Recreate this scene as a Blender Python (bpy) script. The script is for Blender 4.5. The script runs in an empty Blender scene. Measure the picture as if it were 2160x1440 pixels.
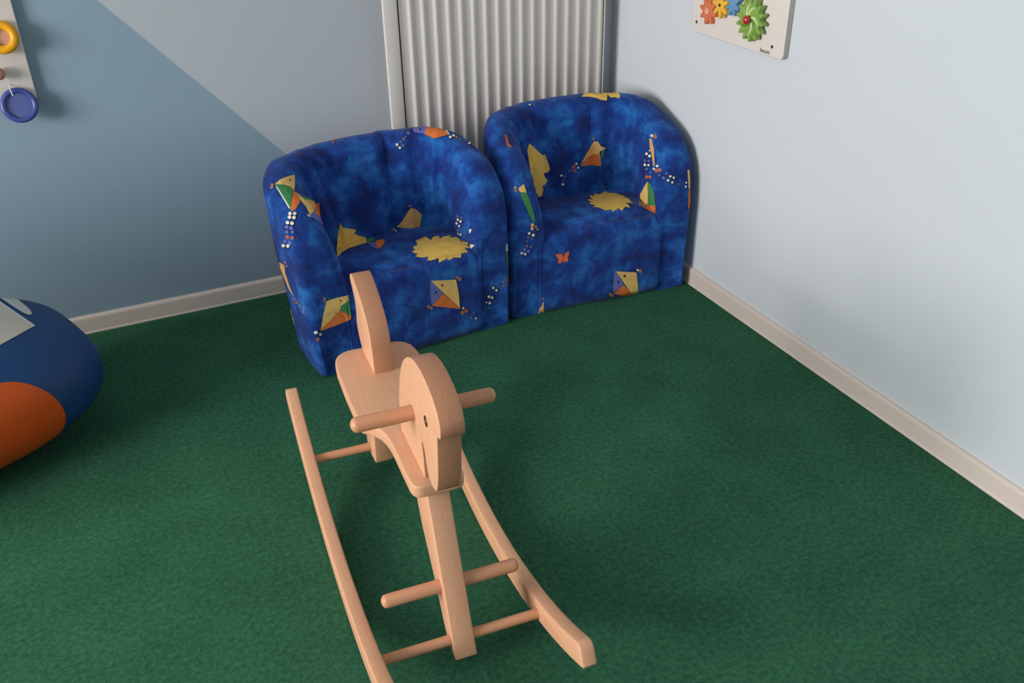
import bpy, bmesh, math, random
from math import sin, cos, pi, radians, sqrt, tan, atan2
from mathutils import Vector, Matrix, noise
from mathutils.bvhtree import BVHTree

random.seed(4)
scn = bpy.context.scene
col = scn.collection

# ---------------------------------------------------------------- camera
F_PX, YAW, PITCH, ROLL = 1968.5, -0.4326, 0.5298, -0.0178
CAM = Vector((-1.8156, -3.0085, 1.5))
fwd = Vector((-sin(YAW)*cos(PITCH), cos(YAW)*cos(PITCH), -sin(PITCH)))
rgt0 = Vector((cos(YAW), sin(YAW), 0)); up0 = rgt0.cross(fwd)
rgt = rgt0*cos(ROLL) + up0*sin(ROLL); upv = -rgt0*sin(ROLL) + up0*cos(ROLL)
cd = bpy.data.cameras.new('camera'); cam = bpy.data.objects.new('camera', cd); col.objects.link(cam)
cd.sensor_width = 36; cd.lens = F_PX/2160*36; cd.clip_start = 0.05
m = Matrix((rgt, upv, -fwd)).transposed().to_4x4(); m.translation = CAM
cam.matrix_world = m; scn.camera = cam

# ---------------------------------------------------------------- world, lights, exposure
w = bpy.data.worlds.new('world'); scn.world = w; w.use_nodes = True
bg = w.node_tree.nodes['Background']; bg.inputs[0].default_value = (0.72, 0.84, 1.0, 1); bg.inputs[1].default_value = 1.0
vs = scn.view_settings
vs.view_transform = 'Standard'; vs.look = 'None'; vs.gamma = 1.0; vs.use_curve_mapping = False
vs.exposure = 0.0

def area(name, loc, target, sx, sy, power, color):
    l = bpy.data.lights.new(name, 'AREA'); l.shape = 'RECTANGLE'; l.size = sx; l.size_y = sy
    l.energy = power; l.color = color
    o = bpy.data.objects.new(name, l); col.objects.link(o); o.location = loc
    o.rotation_euler = (Vector(target)-Vector(loc)).to_track_quat('-Z', 'Y').to_euler()
    return o
# daylight through the left window, plus a weak added fill lamp at the rear
area('window_daylight', (-5.88, -2.1, 1.6), (0, -2.1, 1.25), 2.1, 1.4, 270, (1.0, 0.97, 0.93))
area('rear_fill_light', (-2.2, -4.9, 1.65), (-1.6, -1.0, 0.9), 1.6, 1.2, 2.4, (1.0, 0.95, 0.90))

# ---------------------------------------------------------------- materials
def mat(name, color, rough=0.6, spec=0.3, var=0.0, vscale=8, bump=0.0, bscale=60, metallic=0.0, coat=0.0):
    mt = bpy.data.materials.new(name); mt.use_nodes = True; nt = mt.node_tree
    b = nt.nodes['Principled BSDF']
    b.inputs['Base Color'].default_value = (*color, 1); b.inputs['Roughness'].default_value = rough
    b.inputs['Specular IOR Level'].default_value = spec; b.inputs['Metallic'].default_value = metallic
    b.inputs['Coat Weight'].default_value = coat
    tc = nt.nodes.new('ShaderNodeTexCoord')
    if var:
        n = nt.nodes.new('ShaderNodeTexNoise'); n.inputs['Scale'].default_value = vscale; n.inputs['Detail'].default_value = 4
        nt.links.new(tc.outputs['Object'], n.inputs['Vector'])
        r = nt.nodes.new('ShaderNodeValToRGB')
        r.color_ramp.elements[0].position = 0.3; r.color_ramp.elements[1].position = 0.7
        r.color_ramp.elements[0].color = (*[c*(1-var) for c in color], 1)
        r.color_ramp.elements[1].color = (*[min(1, c*(1+var)) for c in color], 1)
        nt.links.new(n.outputs['Fac'], r.inputs['Fac']); nt.links.new(r.outputs['Color'], b.inputs['Base Color'])
    if bump:
        n2 = nt.nodes.new('ShaderNodeTexNoise'); n2.inputs['Scale'].default_value = bscale; n2.inputs['Detail'].default_value = 3
        nt.links.new(tc.outputs['Object'], n2.inputs['Vector'])
        bp = nt.nodes.new('ShaderNodeBump'); bp.inputs['Strength'].default_value = bump; bp.inputs['Distance'].default_value = 0.002
        nt.links.new(n2.outputs['Fac'], bp.inputs['Height']); nt.links.new(bp.outputs['Normal'], b.inputs['Normal'])
    return mt

WALL_BLUE = (0.43, 0.51, 0.575)
M = {}
M['wall_light'] = mat('wall_pale_blue_paint', (0.62, 0.65, 0.69), 0.85, 0.15, 0.02, 1.3, 0.10, 130)
M['ceiling'] = mat('ceiling_white_paint', (0.62, 0.61, 0.59), 0.9, 0.1, 0.02, 2)
M['skirting'] = mat('skirting_off_white', (0.68, 0.575, 0.515), 0.45, 0.4, 0.03, 3)
M['radiator'] = mat('radiator_enamel', (0.69, 0.635, 0.595), 0.35, 0.45, 0.02, 3)
M['radiator_gap'] = mat('radiator_dark_gap', (0.12, 0.09, 0.08), 0.8, 0.2, 0.05, 20)
M['window_frame'] = mat('window_frame_white', (0.75, 0.75, 0.74), 0.4, 0.4, 0.02, 4)
M['board'] = mat('toy_board_cream_white', (0.76, 0.68, 0.63), 0.4, 0.4, 0.02, 4)
M['board_edge'] = mat('toy_board_edge_grey', (0.45, 0.43, 0.41), 0.5, 0.3, 0.03, 6)
M['print_black'] = mat('black_print', (0.10, 0.085, 0.08), 0.6, 0.2, 0.1, 30)
M['screw'] = mat('screw_dark_metal', (0.035, 0.018, 0.014), 0.5, 0.4, 0.2, 300)
M['gear_orange'] = mat('gear_orange_wood', (0.66, 0.17, 0.07), 0.4, 0.4, 0.06, 30)
M['gear_rim'] = mat('gear_salmon_washer', (0.80, 0.38, 0.25), 0.4, 0.4, 0.04, 30)
M['gear_yellow'] = mat('gear_yellow_wood', (0.86, 0.45, 0.04), 0.4, 0.4, 0.05, 30)
M['gear_blue'] = mat('gear_blue_wood', (0.13, 0.29, 0.50), 0.4, 0.4, 0.06, 30)
M['gear_green'] = mat('gear_green_wood', (0.23, 0.37, 0.075), 0.4, 0.4, 0.08, 30)
M['gear_swirl'] = mat('gear_swirl_pale_green', (0.58, 0.70, 0.30), 0.45, 0.35, 0.05, 30)
M['gear_swirl_dark'] = mat('gear_swirl_dark_green', (0.10, 0.25, 0.02), 0.45, 0.35, 0.05, 30)
M['knob_red'] = mat('knob_glossy_red', (0.45, 0.03, 0.02), 0.15, 0.6, 0.03, 20, coat=0.6)
M['toy_yellow'] = mat('ring_yellow_plastic', (0.74, 0.33, 0.005), 0.35, 0.4, 0.04, 14)
M['toy_blue'] = mat('ring_blue_plastic', (0.045, 0.065, 0.27), 0.3, 0.5, 0.08, 14)
M['toy_blue_film'] = mat('ring_blue_disc', (0.075, 0.10, 0.29), 0.3, 0.5, 0.08, 14)
M['knob_wood'] = mat('knob_bare_wood', (0.46, 0.24, 0.16), 0.5, 0.3, 0.06, 30)
M['string'] = mat('string_white', (0.75, 0.75, 0.75), 0.8, 0.1, 0.03, 60)
M['vinyl_blue'] = mat('blue_vinyl_cover', (0.008, 0.050, 0.165), 0.5, 0.3, 0.06, 5, 0.15, 220)
M['vinyl_orange'] = mat('orange_vinyl_patch', (0.60, 0.085, 0.006), 0.5, 0.3, 0.03, 5)
M['vinyl_cream'] = mat('cream_vinyl_patch', (0.56, 0.51, 0.45), 0.5, 0.3, 0.03, 5)
M['vinyl_grey'] = mat('pale_grey_vinyl_patch', (0.52, 0.53, 0.52), 0.5, 0.3, 0.03, 5)
M['vinyl_edge'] = mat('white_patch_edge', (0.80, 0.82, 0.85), 0.5, 0.3, 0.02, 5)

# painted wall with the diagonal two tone border (paint on the wall)
def wall_back_mat():
    mt = bpy.data.materials.new('wall_two_tone_paint'); mt.use_nodes = True; nt = mt.node_tree
    b = nt.nodes['Principled BSDF']; b.inputs['Roughness'].default_value = 0.85; b.inputs['Specular IOR Level'].default_value = 0.15
    tc = nt.nodes.new('ShaderNodeTexCoord'); sep = nt.nodes.new('ShaderNodeSeparateXYZ')
    nt.links.new(tc.outputs['Object'], sep.inputs[0])
    # line through (-1.701, 1.016) and (-1.246, 0.502)
    mul = nt.nodes.new('ShaderNodeMath'); mul.operation = 'MULTIPLY_ADD'
    mul.inputs[1].default_value = (1.016-0.502)/(1.701-1.246)
    mul.inputs[2].default_value = 1.016 + 1.701*(1.016-0.502)/(1.701-1.246)
    nt.links.new(sep.outputs['X'], mul.inputs[0])
    add = nt.nodes.new('ShaderNodeMath'); add.operation = 'ADD'
    nt.links.new(mul.outputs[0], add.inputs[0]); nt.links.new(sep.outputs['Z'], add.inputs[1])
    # z + k*x + c0 : choose sign so that the upper right is > 0
    sub = nt.nodes.new('ShaderNodeMath'); sub.operation = 'SUBTRACT'
    k = (1.016-0.502)/(1.701-1.246)
    mul.inputs[1].default_value = k; mul.inputs[2].default_value = 0
    nt.links.new(add.outputs[0], sub.inputs[0]); sub.inputs[1].default_value = 1.016 - k*1.701
    mr = nt.nodes.new('ShaderNodeMapRange'); mr.inputs['From Min'].default_value = -0.003; mr.inputs['From Max'].default_value = 0.003
    nt.links.new(sub.outputs[0], mr.inputs['Value'])
    mix = nt.nodes.new('ShaderNodeMix'); mix.data_type = 'RGBA'
    mix.inputs['A'].default_value = (0.245, 0.335, 0.415, 1); mix.inputs['B'].default_value = (0.44, 0.47, 0.515, 1)
    nt.links.new(mr.outputs['Result'], mix.inputs['Factor'])
    nt.links.new(mix.outputs['Result'], b.inputs['Base Color'])
    n2 = nt.nodes.new('ShaderNodeTexNoise'); n2.inputs['Scale'].default_value = 130
    nt.links.new(tc.outputs['Object'], n2.inputs['Vector'])
    bp = nt.nodes.new('ShaderNodeBump'); bp.inputs['Strength'].default_value = 0.10; bp.inputs['Distance'].default_value = 0.002
    nt.links.new(n2.outputs['Fac'], bp.inputs['Height']); nt.links.new(bp.outputs['Normal'], b.inputs['Normal'])
    return mt
M['wall_back'] = wall_back_mat()

def carpet_mat():
    mt = bpy.data.materials.new('green_needle_felt_carpet'); mt.use_nodes = True; nt = mt.node_tree
    b = nt.nodes['Principled BSDF']; b.inputs['Roughness'].default_value = 0.95; b.inputs['Specular IOR Level'].default_value = 0.08
    tc = nt.nodes.new('ShaderNodeTexCoord')
    def nz(scale, det, rough=0.5):
        n = nt.nodes.new('ShaderNodeTexNoise'); n.inputs['Scale'].default_value = scale; n.inputs['Detail'].default_value = det
        n.inputs['Roughness'].default_value = rough
        nt.links.new(tc.outputs['Object'], n.inputs['Vector']); return n
    fine, mid, big = nz(330, 5, 0.75), nz(85, 3, 0.6), nz(6, 3)
    a = nt.nodes.new('ShaderNodeMath'); a.operation = 'MULTIPLY_ADD'; a.inputs[1].default_value = 0.55
    nt.links.new(fine.outputs['Fac'], a.inputs[0])
    a2 = nt.nodes.new('ShaderNodeMath'); a2.operation = 'MULTIPLY'; a2.inputs[1].default_value = 0.33
    nt.links.new(mid.outputs['Fac'], a2.inputs[0]); nt.links.new(a2.outputs[0], a.inputs[2])
    a3 = nt.nodes.new('ShaderNodeMath'); a3.operation = 'MULTIPLY_ADD'; a3.inputs[1].default_value = 0.12
    nt.links.new(big.outputs['Fac'], a3.inputs[0]); nt.links.new(a.outputs[0], a3.inputs[2])
    r = nt.nodes.new('ShaderNodeValToRGB'); e = r.color_ramp.elements
    e[0].position = 0.38; e[0].color = (0.012, 0.056, 0.031, 1)
    e[1].position = 0.63; e[1].color = (0.052, 0.182, 0.100, 1)
    nt.links.new(a3.outputs[0], r.inputs['Fac']); nt.links.new(r.outputs['Color'], b.inputs['Base Color'])
    bp = nt.nodes.new('ShaderNodeBump'); bp.inputs['Strength'].default_value = 0.5; bp.inputs['Distance'].default_value = 0.003
    nt.links.new(fine.outputs['Fac'], bp.inputs['Height']); nt.links.new(bp.outputs['Normal'], b.inputs['Normal'])
    return mt
M['carpet'] = carpet_mat()

def wood_mat(name, c0, c1, axis_scale):
    mt = bpy.data.materials.new(name); mt.use_nodes = True; nt = mt.node_tree
    b = nt.nodes['Principled BSDF']; b.inputs['Roughness'].default_value = 0.42; b.inputs['Specular IOR Level'].default_value = 0.35
    tc = nt.nodes.new('ShaderNodeTexCoord'); mp = nt.nodes.new('ShaderNodeMapping'); mp.inputs['Scale'].default_value = axis_scale
    nt.links.new(tc.outputs['Object'], mp.inputs[0])
    n = nt.nodes.new('ShaderNodeTexNoise'); n.inputs['Scale'].default_value = 1; n.inputs['Detail'].default_value = 5
    nt.links.new(mp.outputs[0], n.inputs['Vector'])
    r = nt.nodes.new('ShaderNodeValToRGB'); e = r.color_ramp.elements
    e[0].position = 0.3; e[0].color = (*c0, 1); e[1].position = 0.7; e[1].color = (*c1, 1)
    nt.links.new(n.outputs['Fac'], r.inputs['Fac']); nt.links.new(r.outputs['Color'], b.inputs['Base Color'])
    return mt
W0, W1 = (0.645, 0.335, 0.195), (0.70, 0.375, 0.225)
M['wood'] = wood_mat('beech_wood_long_grain', W0, W1, (160, 12, 160))
M['wood_up'] = wood_mat('beech_wood_upright_grain', W0, W1, (160, 160, 14))
M['wood_bar'] = wood_mat('beech_wood_dowel', (0.57, 0.27, 0.15), (0.63, 0.305, 0.175), (12, 160, 160))
M['wood_end_shade'] = wood_mat('beech_wood_end_grain_shade', (0.45, 0.205, 0.115), (0.52, 0.25, 0.145), (220, 220, 220))  # end grain tone, with the shade of the edge faces painted in
M['eye_dark'] = mat('eye_dark_brown', (0.05, 0.018, 0.008), 0.4, 0.4, 0.1, 200)
M['eye_light'] = mat('eye_pale_wood', (0.55, 0.36, 0.24), 0.4, 0.4, 0.05, 200)

def fabric_mat():
    mt = bpy.data.materials.new('blue_batik_fabric'); mt.use_nodes = True; nt = mt.node_tree
    b = nt.nodes['Principled BSDF']; b.inputs['Roughness'].default_value = 0.85; b.inputs['Specular IOR Level'].default_value = 0.15
    b.inputs['Sheen Weight'].default_value = 0.08
    tc = nt.nodes.new('ShaderNodeTexCoord')
    n = nt.nodes.new('ShaderNodeTexNoise'); n.inputs['Scale'].default_value = 11; n.inputs['Detail'].default_value = 7; n.inputs['Roughness'].default_value = 0.66
    n.inputs['Distortion'].default_value = 0.15
    nt.links.new(tc.outputs['Object'], n.inputs['Vector'])
    r = nt.nodes.new('ShaderNodeValToRGB'); e = r.color_ramp.elements
    e[0].position = 0.38; e[0].color = (0.008, 0.022, 0.140, 1)
    e[1].position = 0.66; e[1].color = (0.022, 0.145, 0.47, 1)
    x = e.new(0.50); x.color = (0.008, 0.048, 0.250, 1)
    nt.links.new(n.outputs['Fac'], r.inputs['Fac']); nt.links.new(r.outputs['Color'], b.inputs['Base Color'])
    n2 = nt.nodes.new('ShaderNodeTexNoise'); n2.inputs['Scale'].default_value = 26; n2.inputs['Detail'].default_value = 3
    nt.links.new(tc.outputs['Object'], n2.inputs['Vector'])
    bp = nt.nodes.new('ShaderNodeBump'); bp.inputs['Strength'].default_value = 0.5; bp.inputs['Distance'].default_value = 0.006
    nt.links.new(n2.outputs['Fac'], bp.inputs['Height']); nt.links.new(bp.outputs['Normal'], b.inputs['Normal'])
    return mt
M['fabric'] = fabric_mat()
PC = dict(Y=(0.74, 0.48, 0.16), T=(0.70, 0.37, 0.13), O=(0.66, 0.17, 0.045), G=(0.055, 0.22, 0.075), P=(0.14, 0.15, 0.42),
          W=(0.72, 0.68, 0.58), K=(0.008, 0.01, 0.03), B=(0.10, 0.13, 0.30), R=(0.42, 0.11, 0.06), N=(0.33, 0.15, 0.10), S=(0.76, 0.48, 0.12), E=(0.75, 0.14, 0.06))
PN = dict(Y='yellow', T='tan', O='orange', G='green', P='violet', W='white', K='black', B='slate_blue', R='rust', N='brown', S='golden', E='red')
PM = {k: mat('fabric_print_'+PN[k], c, 0.85, 0.12, 0.10, 40, 0.2, 90) for k, c in PC.items()}

# ---------------------------------------------------------------- helpers
def obj(name, bm, ms, parent=None, smooth=False, loc=None, ang=35):
    me = bpy.data.meshes.new(name); bmesh.ops.recalc_face_normals(bm, faces=bm.faces[:]); bm.to_mesh(me); bm.free()
    o = bpy.data.objects.new(name, me); col.objects.link(o)
    for mm in (ms if isinstance(ms, (list, tuple)) else [ms]): me.materials.append(mm)
    if smooth:
        for p in me.polygons: p.use_smooth = True
        if ang < 180: me.set_sharp_from_angle(angle=radians(ang))
    if parent: o.parent = parent
    if loc: o.location = loc
    return o
def thing(name, label, cat, loc=(0, 0, 0), rz=0, group=None):
    o = bpy.data.objects.new(name, None); col.objects.link(o); o.location = loc; o.rotation_euler = (0, 0, rz)
    o.empty_display_size = 0.1
    o['label'] = label; o['category'] = cat
    if group: o['group'] = group
    return o
def struct(o): o['kind'] = 'structure'; return o
def box(bm, x0, x1, y0, y1, z0, z1, mi=0):
    v = [bm.verts.new((x, y, z)) for x in (x0, x1) for y in (y0, y1) for z in (z0, z1)]
    for f in ((0, 1, 3, 2), (4, 6, 7, 5), (0, 4, 5, 1), (2, 3, 7, 6), (0, 2, 6, 4), (1, 5, 7, 3)):
        bm.faces.new([v[i] for i in f]).material_index = mi
    return v
def bevel_all(bm, w, seg=2):
    bmesh.ops.bevel(bm, geom=bm.edges[:], offset=w, segments=seg, profile=0.5, affect='EDGES', clamp_overlap=True)
def bevel_sharp(bm, w, seg=2, ang=30):
    bm.normal_update()
    es = [e for e in bm.edges if len(e.link_faces) == 2 and e.calc_face_angle() > radians(ang)]
    bmesh.ops.bevel(bm, geom=es, offset=w, segments=seg, profile=0.5, affect='EDGES', clamp_overlap=True)
def prism(bm, pts, axis, a, b):
    """pts 2D outline extruded along axis ('x': pts=(y,z); 'z': pts=(x,y); 'y': pts=(x,z))"""
    def P(p, t): return {'x': (t, p[0], p[1]), 'y': (p[0], t, p[1]), 'z': (p[0], p[1], t)}[axis]
    A = [bm.verts.new(P(p, a)) for p in pts]; B = [bm.verts.new(P(p, b)) for p in pts]
    bm.faces.new(A); bm.faces.new(B[::-1]); n = len(pts)
    for i in range(n): bm.faces.new((A[i], B[i], B[(i+1) % n], A[(i+1) % n]))
def catmull(pts, n=6, closed=True):
    out = []; N = len(pts)
    for i in range(N if closed else N-1):
        p0, p1, p2, p3 = [Vector(pts[(i+k) % N] if closed else pts[min(max(i+k, 0), N-1)]) for k in (-1, 0, 1, 2)]
        for j in range(n):
            t = j/n
            out.append(tuple(0.5*((2*p1)+(p2-p0)*t+(2*p0-5*p1+4*p2-p3)*t*t+(3*p1-p0-3*p2+p3)*t**3)))
    if not closed: out.append(tuple(pts[-1]))
    return out
def lathe(bm, prof, axis_dir, origin, n=32, mi=0):
    """prof = [(r, h)], revolve about axis_dir through origin"""
    q = Vector(axis_dir).to_track_quat('Z', 'Y'); o = Vector(origin); rings = []
    for r, h in prof:
        if r < 1e-6: rings.append([bm.verts.new(o+q@Vector((0, 0, h)))])
        else: rings.append([bm.verts.new(o+q@Vector((r*cos(2*pi*i/n), r*sin(2*pi*i/n), h))) for i in range(n)])
    for a, b in zip(rings, rings[1:]):
        for i in range(n):
            j = (i+1) % n
            if len(a) == 1 and len(b) == 1: continue
            if len(a) == 1: f = bm.faces.new((a[0], b[i], b[j]))
            elif len(b) == 1: f = bm.faces.new((a[i], b[0], a[j]))
            else: f = bm.faces.new((a[i], b[i], b[j], a[j]))
            f.material_index = mi
def rod(bm, p, q, r, n=20, cap=0.0):
    p, q = Vector(p), Vector(q); L = (q-p).length; prof = []
    if cap:
        for i in range(7): a = pi/2*i/6; prof.append((r*sin(a), cap*(1-cos(a))))
        for i in range(7): a = pi/2*(1-i/6); prof.append((r*sin(a), L-cap*(1-cos(a))))
    else: prof = [(0, 0), (r, 0), (r, L), (0, L)]
    lathe(bm, prof, q-p, p, n)

# ---------------------------------------------------------------- room shell
XL, YR, H = -6.0, -5.0, 2.6
bm = bmesh.new(); box(bm, XL-.2, .2, YR-.2, .2, -.1, 0); struct(obj('floor', bm, M['carpet']))
bm = bmesh.new(); box(bm, XL-.2, .2, YR-.2, .2, H, H+.1); struct(obj('ceiling', bm, M['ceiling']))
bm = bmesh.new(); box(bm, XL-.2, .2, 0, .2, 0, H); struct(obj('wall_back', bm, M['wall_back']))
bm = bmesh.new(); box(bm, 0, .2, YR-.2, 0, 0, H); struct(obj('wall_right', bm, M['wall_light']))
M['wall_deep'] = mat('wall_deep_blue_paint', (0.16, 0.24, 0.31), 0.85, 0.15, 0.02, 1.3)
def wall_with_hole(name, axis, t0, t1, u0, u1, hu0, hu1, hz0, hz1):
    bm = bmesh.new()
    for a, b, z0, z1 in ((u0, hu0, 0, H), (hu1, u1, 0, H), (hu0, hu1, 0, hz0), (hu0, hu1, hz1, H)):
        if axis == 'x': box(bm, t0, t1, a, b, z0, z1)
        else: box(bm, a, b, t0, t1, z0, z1)
    return struct(obj(name, bm, M['wall_deep']))
wall_with_hole('wall_left', 'x', XL-.2, XL, YR-.2, 0, -3.2, -1.0, .9, 2.3)
wall_with_hole('wall_front', 'y', YR-.2, YR, XL, 0, -3.05, -1.35, 1.0, 2.3)
def window(name, axis, t, u0, u1, z0, z1):
    bm = bmesh.new(); w_ = .06
    rects = [(u0, u1, z0, z0+w_), (u0, u1, z1-w_, z1), (u0, u0+w_, z0+w_, z1-w_), (u1-w_, u1, z0+w_, z1-w_), ((u0+u1)/2-.035, (u0+u1)/2+.035, z0+w_, z1-w_)]
    for a, b, c, d in rects:
        if axis == 'x': box(bm, t-.03, t+.03, a, b, c, d)
        else: box(bm, a, b, t-.03, t+.03, c, d)
    return struct(obj(name, bm, M['window_frame']))
window('window_1', 'x', XL-.12, -3.2, -1.0, .9, 2.3)
window('window_2', 'y', YR-.12, -3.05, -1.35, 1.0, 2.3)

# skirting boards: slim board with rounded top edge and small foot lip
BH = 0.0616
prof = [(0, 0), (.015, 0), (.015, .004), (.0125, .007), (.012, BH-.010), (.0105, BH-.005), (.007, BH-.0012), (.003, BH), (0, BH)]
bm = bmesh.new(); prism(bm, [(-d, z) for d, z in prof], 'x', XL, -.0005); struct(obj('baseboard_back', bm, M['skirting']))
bm = bmesh.new(); prism(bm, [(-d, z) for d, z in prof], 'y', YR, -.0125); struct(obj('baseboard_right', bm, M['skirting']))

# ---------------------------------------------------------------- radiator
rad = thing('radiator', 'tall cream white ribbed radiator on the back wall behind the armchairs', 'radiator', (-.5, -.09, .12))
RX0, RX1, RY, RZ0, RZ1 = -.834, -.070, -.060, .12, 1.85
def RL(x, y, z): return (x+.5, y+.09, z-.12)
bm = bmesh.new(); NR = 17; per = (RX1-RX0-.016)/NR
pts = [(RX0+.006, -.0535)]
for i in range(NR):
    x = RX0+.008+per*i
    # wide recessed flute then slim raised rib
    for fx, fy in ((.0, -.0530), (.10, -.0515), (.50, -.0515), (.60, -.0522), (.69, -.0575), (.75, -.0600), (.87, -.0600), (.93, -.0575)):
        pts.append((x+per*fx, fy))
pts.append((RX1-.006, -.0540))
A = [bm.verts.new(RL(x, y, RZ0+.02)) for x, y in pts]; B = [bm.verts.new(RL(x, y, RZ1-.02)) for x, y in pts]
A2 = [bm.verts.new(RL(x, -.048, RZ0+.01)) for x, y in pts]; B2 = [bm.verts.new(RL(x, -.048, RZ1-.01)) for x, y in pts]
for i in range(len(pts)-1):
    bm.faces.new((A[i], A[i+1], B[i+1], B[i])); bm.faces.new((A2[i], A2[i+1], A[i+1], A[i])); bm.faces.new((B[i], B[i+1], B2[i+1], B2[i]))
obj('front_panel', bm, M['radiator'], rad, True, ang=80)
def rbox(name, x0, x1, y0, y1, z0, z1, m_, bv=.0012):
    bm = bmesh.new(); box(bm, *[c for p in zip(RL(x0, y0, z0), RL(x1, y1, z1)) for c in p])
    if bv: bevel_all(bm, bv, 2)
    return obj(name, bm, m_, rad, True, ang=50)
rbox('core', RX0+.002, RX1-.003, -.047, -.020, RZ0, RZ1, M['radiator_gap'], 0)
rbox('side_cover', -.882, RX0+.001, -.060, -.046, RZ0, RZ1, M['radiator'], .004)
rbox('side_casing', -.842, RX0+.003, -.047, -.003, RZ0, RZ1, M['radiator'], .001)
rbox('side_cover', RX1-.003, RX1, -.060, -.006, RZ0, RZ1, M['radiator'], .0008)
rbox('top_grille', RX0, RX1, -.058, -.006, RZ1, RZ1+.008, M['radiator'], .002)
for sx in (-.72, -.27): rbox('wall_bracket', sx-.015, sx+.015, -.025, -.003, .35, .42, M['radiator'])

# ---------------------------------------------------------------- armchairs
CW, CDEP, YC = .3275, .418, .15       # half width, depth, start of the rounded back
SA, SB = .2125, .262                  # seat half width, seat depth at the back
def sgnp(v, p): return math.copysign(abs(v)**p, v)
def outline(a, b, yc, e, ys, nphi):
    """points from the left front round the back to the right front"""
    L = [Vector((-a, y)) for y in ys]
    for i in range(1, nphi):
        ph = pi*i/nphi
        L.append(Vector((-a*sgnp(cos(ph), e), yc+b*sgnp(sin(ph), e))))
    L += [Vector((a, y)) for y in ys[::-1]]
    return L
def chair(name, label, loc, rz, creases, flare, zh, seed):
    root = thing(name, label, 'armchair', loc, rz, 'kite print foam armchairs')
    T = [0, .004, .012, .025, .045, .07, .10, .13]
    ys = T+[.15]
    NP = 56
    OUT = outline(CW, CDEP-YC, YC, .84, ys, NP)
    ysi = [y*(.172/.15) for y in ys]
    INN = outline(SA, SB-.172, .172, .9, ysi, NP)
    n = len(OUT)
    nor = []
    for i in range(n):
        a = OUT[max(i-1, 0)]; b = OUT[min(i+1, n-1)]; t = (b-a).normalized(); nor.append(Vector((t.y, -t.x)))   # inward
    def hgt(y):
        t = min(max(y/.17, 0), 1)
        h0 = .365+(.555-.365)*sqrt(max(0, 1-(1-t)**2.3))
        t2 = min(max((y-.10)/.25, 0), 1); t2 = t2*t2*(3-2*t2)
        return h0+(zh-.555)*t2
    NB = 18
    bm = bmesh.new(); rings = []
    for i in range(n):
        O, I, nn = OUT[i], INN[i], nor[i]
        h = hgt(O.y); tc = .105; r = .055
        front = min(i, n-1-i)
        inset = {0: .016, 1: .009, 2: .004, 3: .001}.get(front, 0)
        s = i/(n-1)
        Ct = O+nn*tc
        if i < len(ys) or i >= n-len(ys): Ct = Vector((math.copysign(CW-tc, O.x), O.y))
        pts = []
        hh = h-inset
        oo = O+nn*inset
        pts.append((O+nn*(inset+.014), 0.0))
        for z in (.012, .05, .10, .16, .22, .28): pts.append((oo, z*min(1, (hh-r)/.29)))
        for z in (.4, .7): pts.append((oo, .28*min(1, (hh-r)/.29)+(hh-r-.28*min(1, (hh-r)/.29))*z))
        for k in range(11):
            a = pi*k/10
            mid = (oo+Ct)/2; hw = (Ct-oo)/2
            pts.append((mid-hw*cos(a)*1.0, hh-r+r*sin(a)**.85))
        zb = .255
        for k in range(1, NB+1):
            t = k/NB
            p = Ct.lerp(I, t**1.25); z = (hh-r)*(1-t)+zb*t
            # the padding bulges into the seat space
            p = p+nn*(.018*sin(pi*t))
            pts.append((p, z))
        for z in (.20, .13, .06, 0): pts.append((I, z))
        NI = NB+4
        if inset:
            pts = [((Vector((p.x-math.copysign(0, p.x), p.y))), z) for p, z in pts]
            for k in range(len(pts)-NI, len(pts)):
                p, z = pts[k]; pts[k] = (Vector((p.x+math.copysign(inset*(1 if z > .31 else .15), p.x), p.y)), z)
        ring = []
        nk = len(pts)
        for k, (p, z) in enumerate(pts):
            q = Vector((p.x, p.y, z))
            # gathers on the inner side of the back and over the crest
            if k > 10 and len(ys) < i < n-len(ys):
                fall = min(1, (k-10)/5)*(1 if k < nk-6 else .3)
                d = 0
                for cs, cw_, cdp in creases: d += cdp*math.exp(-((s-cs)/cw_)**2)
                d += .0035*sin(s*47+seed)+.0035*sin(s*83+seed*2+z*4)
                q.x -= nn.x*d*fall; q.y -= nn.y*d*fall
            nv = noise.noise_vector(Vector((q.x*5+seed*3, q.y*5, q.z*5)))*.0055
            if z < .02: nv *= 0
            if k > nk-7: nv *= .3
            if q.y < .002: nv.y *= .3
            q += nv
            q.z = max(q.z, 0)
            if q.z < .011 and q.y < .03: q.y += .014
            if q.x < 0: q.x -= flare[0]*(q.z/.5)*min(1, -q.x/.25)
            else: q.x += flare[1]*(q.z/.5)*min(1, q.x/.25)
            ring.append(bm.verts.new(q))
        rings.append(ring)
    for a, b in zip(rings, rings[1:]):
        for k in range(len(a)-1): bm.faces.new((a[k], a[k+1], b[k+1], b[k]))
        bm.faces.new((a[-1], a[0], b[0], b[-1]))
    for ring in (rings[0], rings[-1]):
        # front cap as a strip between the outer and the inner line, so it stays a clean flat panel
        f = bm.faces.new(ring)
        bmesh.ops.triangulate(bm, faces=[f])
    shell = obj('shell', bm, M['fabric'], root, True, ang=60)
    # seat block between the arms
    bm = bmesh.new(); zs = .305
    prof = [(.30, 0), (.018, 0), (.012, .009), (.002, .02), (0, .04), (-.001, .12), (0, .22), (0, .262)]
    for k in range(1, 6): a = pi/2*k/5; prof.append((.024-.024*cos(a)*1.0, .262+.024*sin(a)))
    prof += [(.030, .284), (.036, .2875), (.05, .297), (.08, zs), (.14, zs+.004), (.20, zs+.002), (.30, zs-.008)]
    NX = 34; ringsx = []
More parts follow.
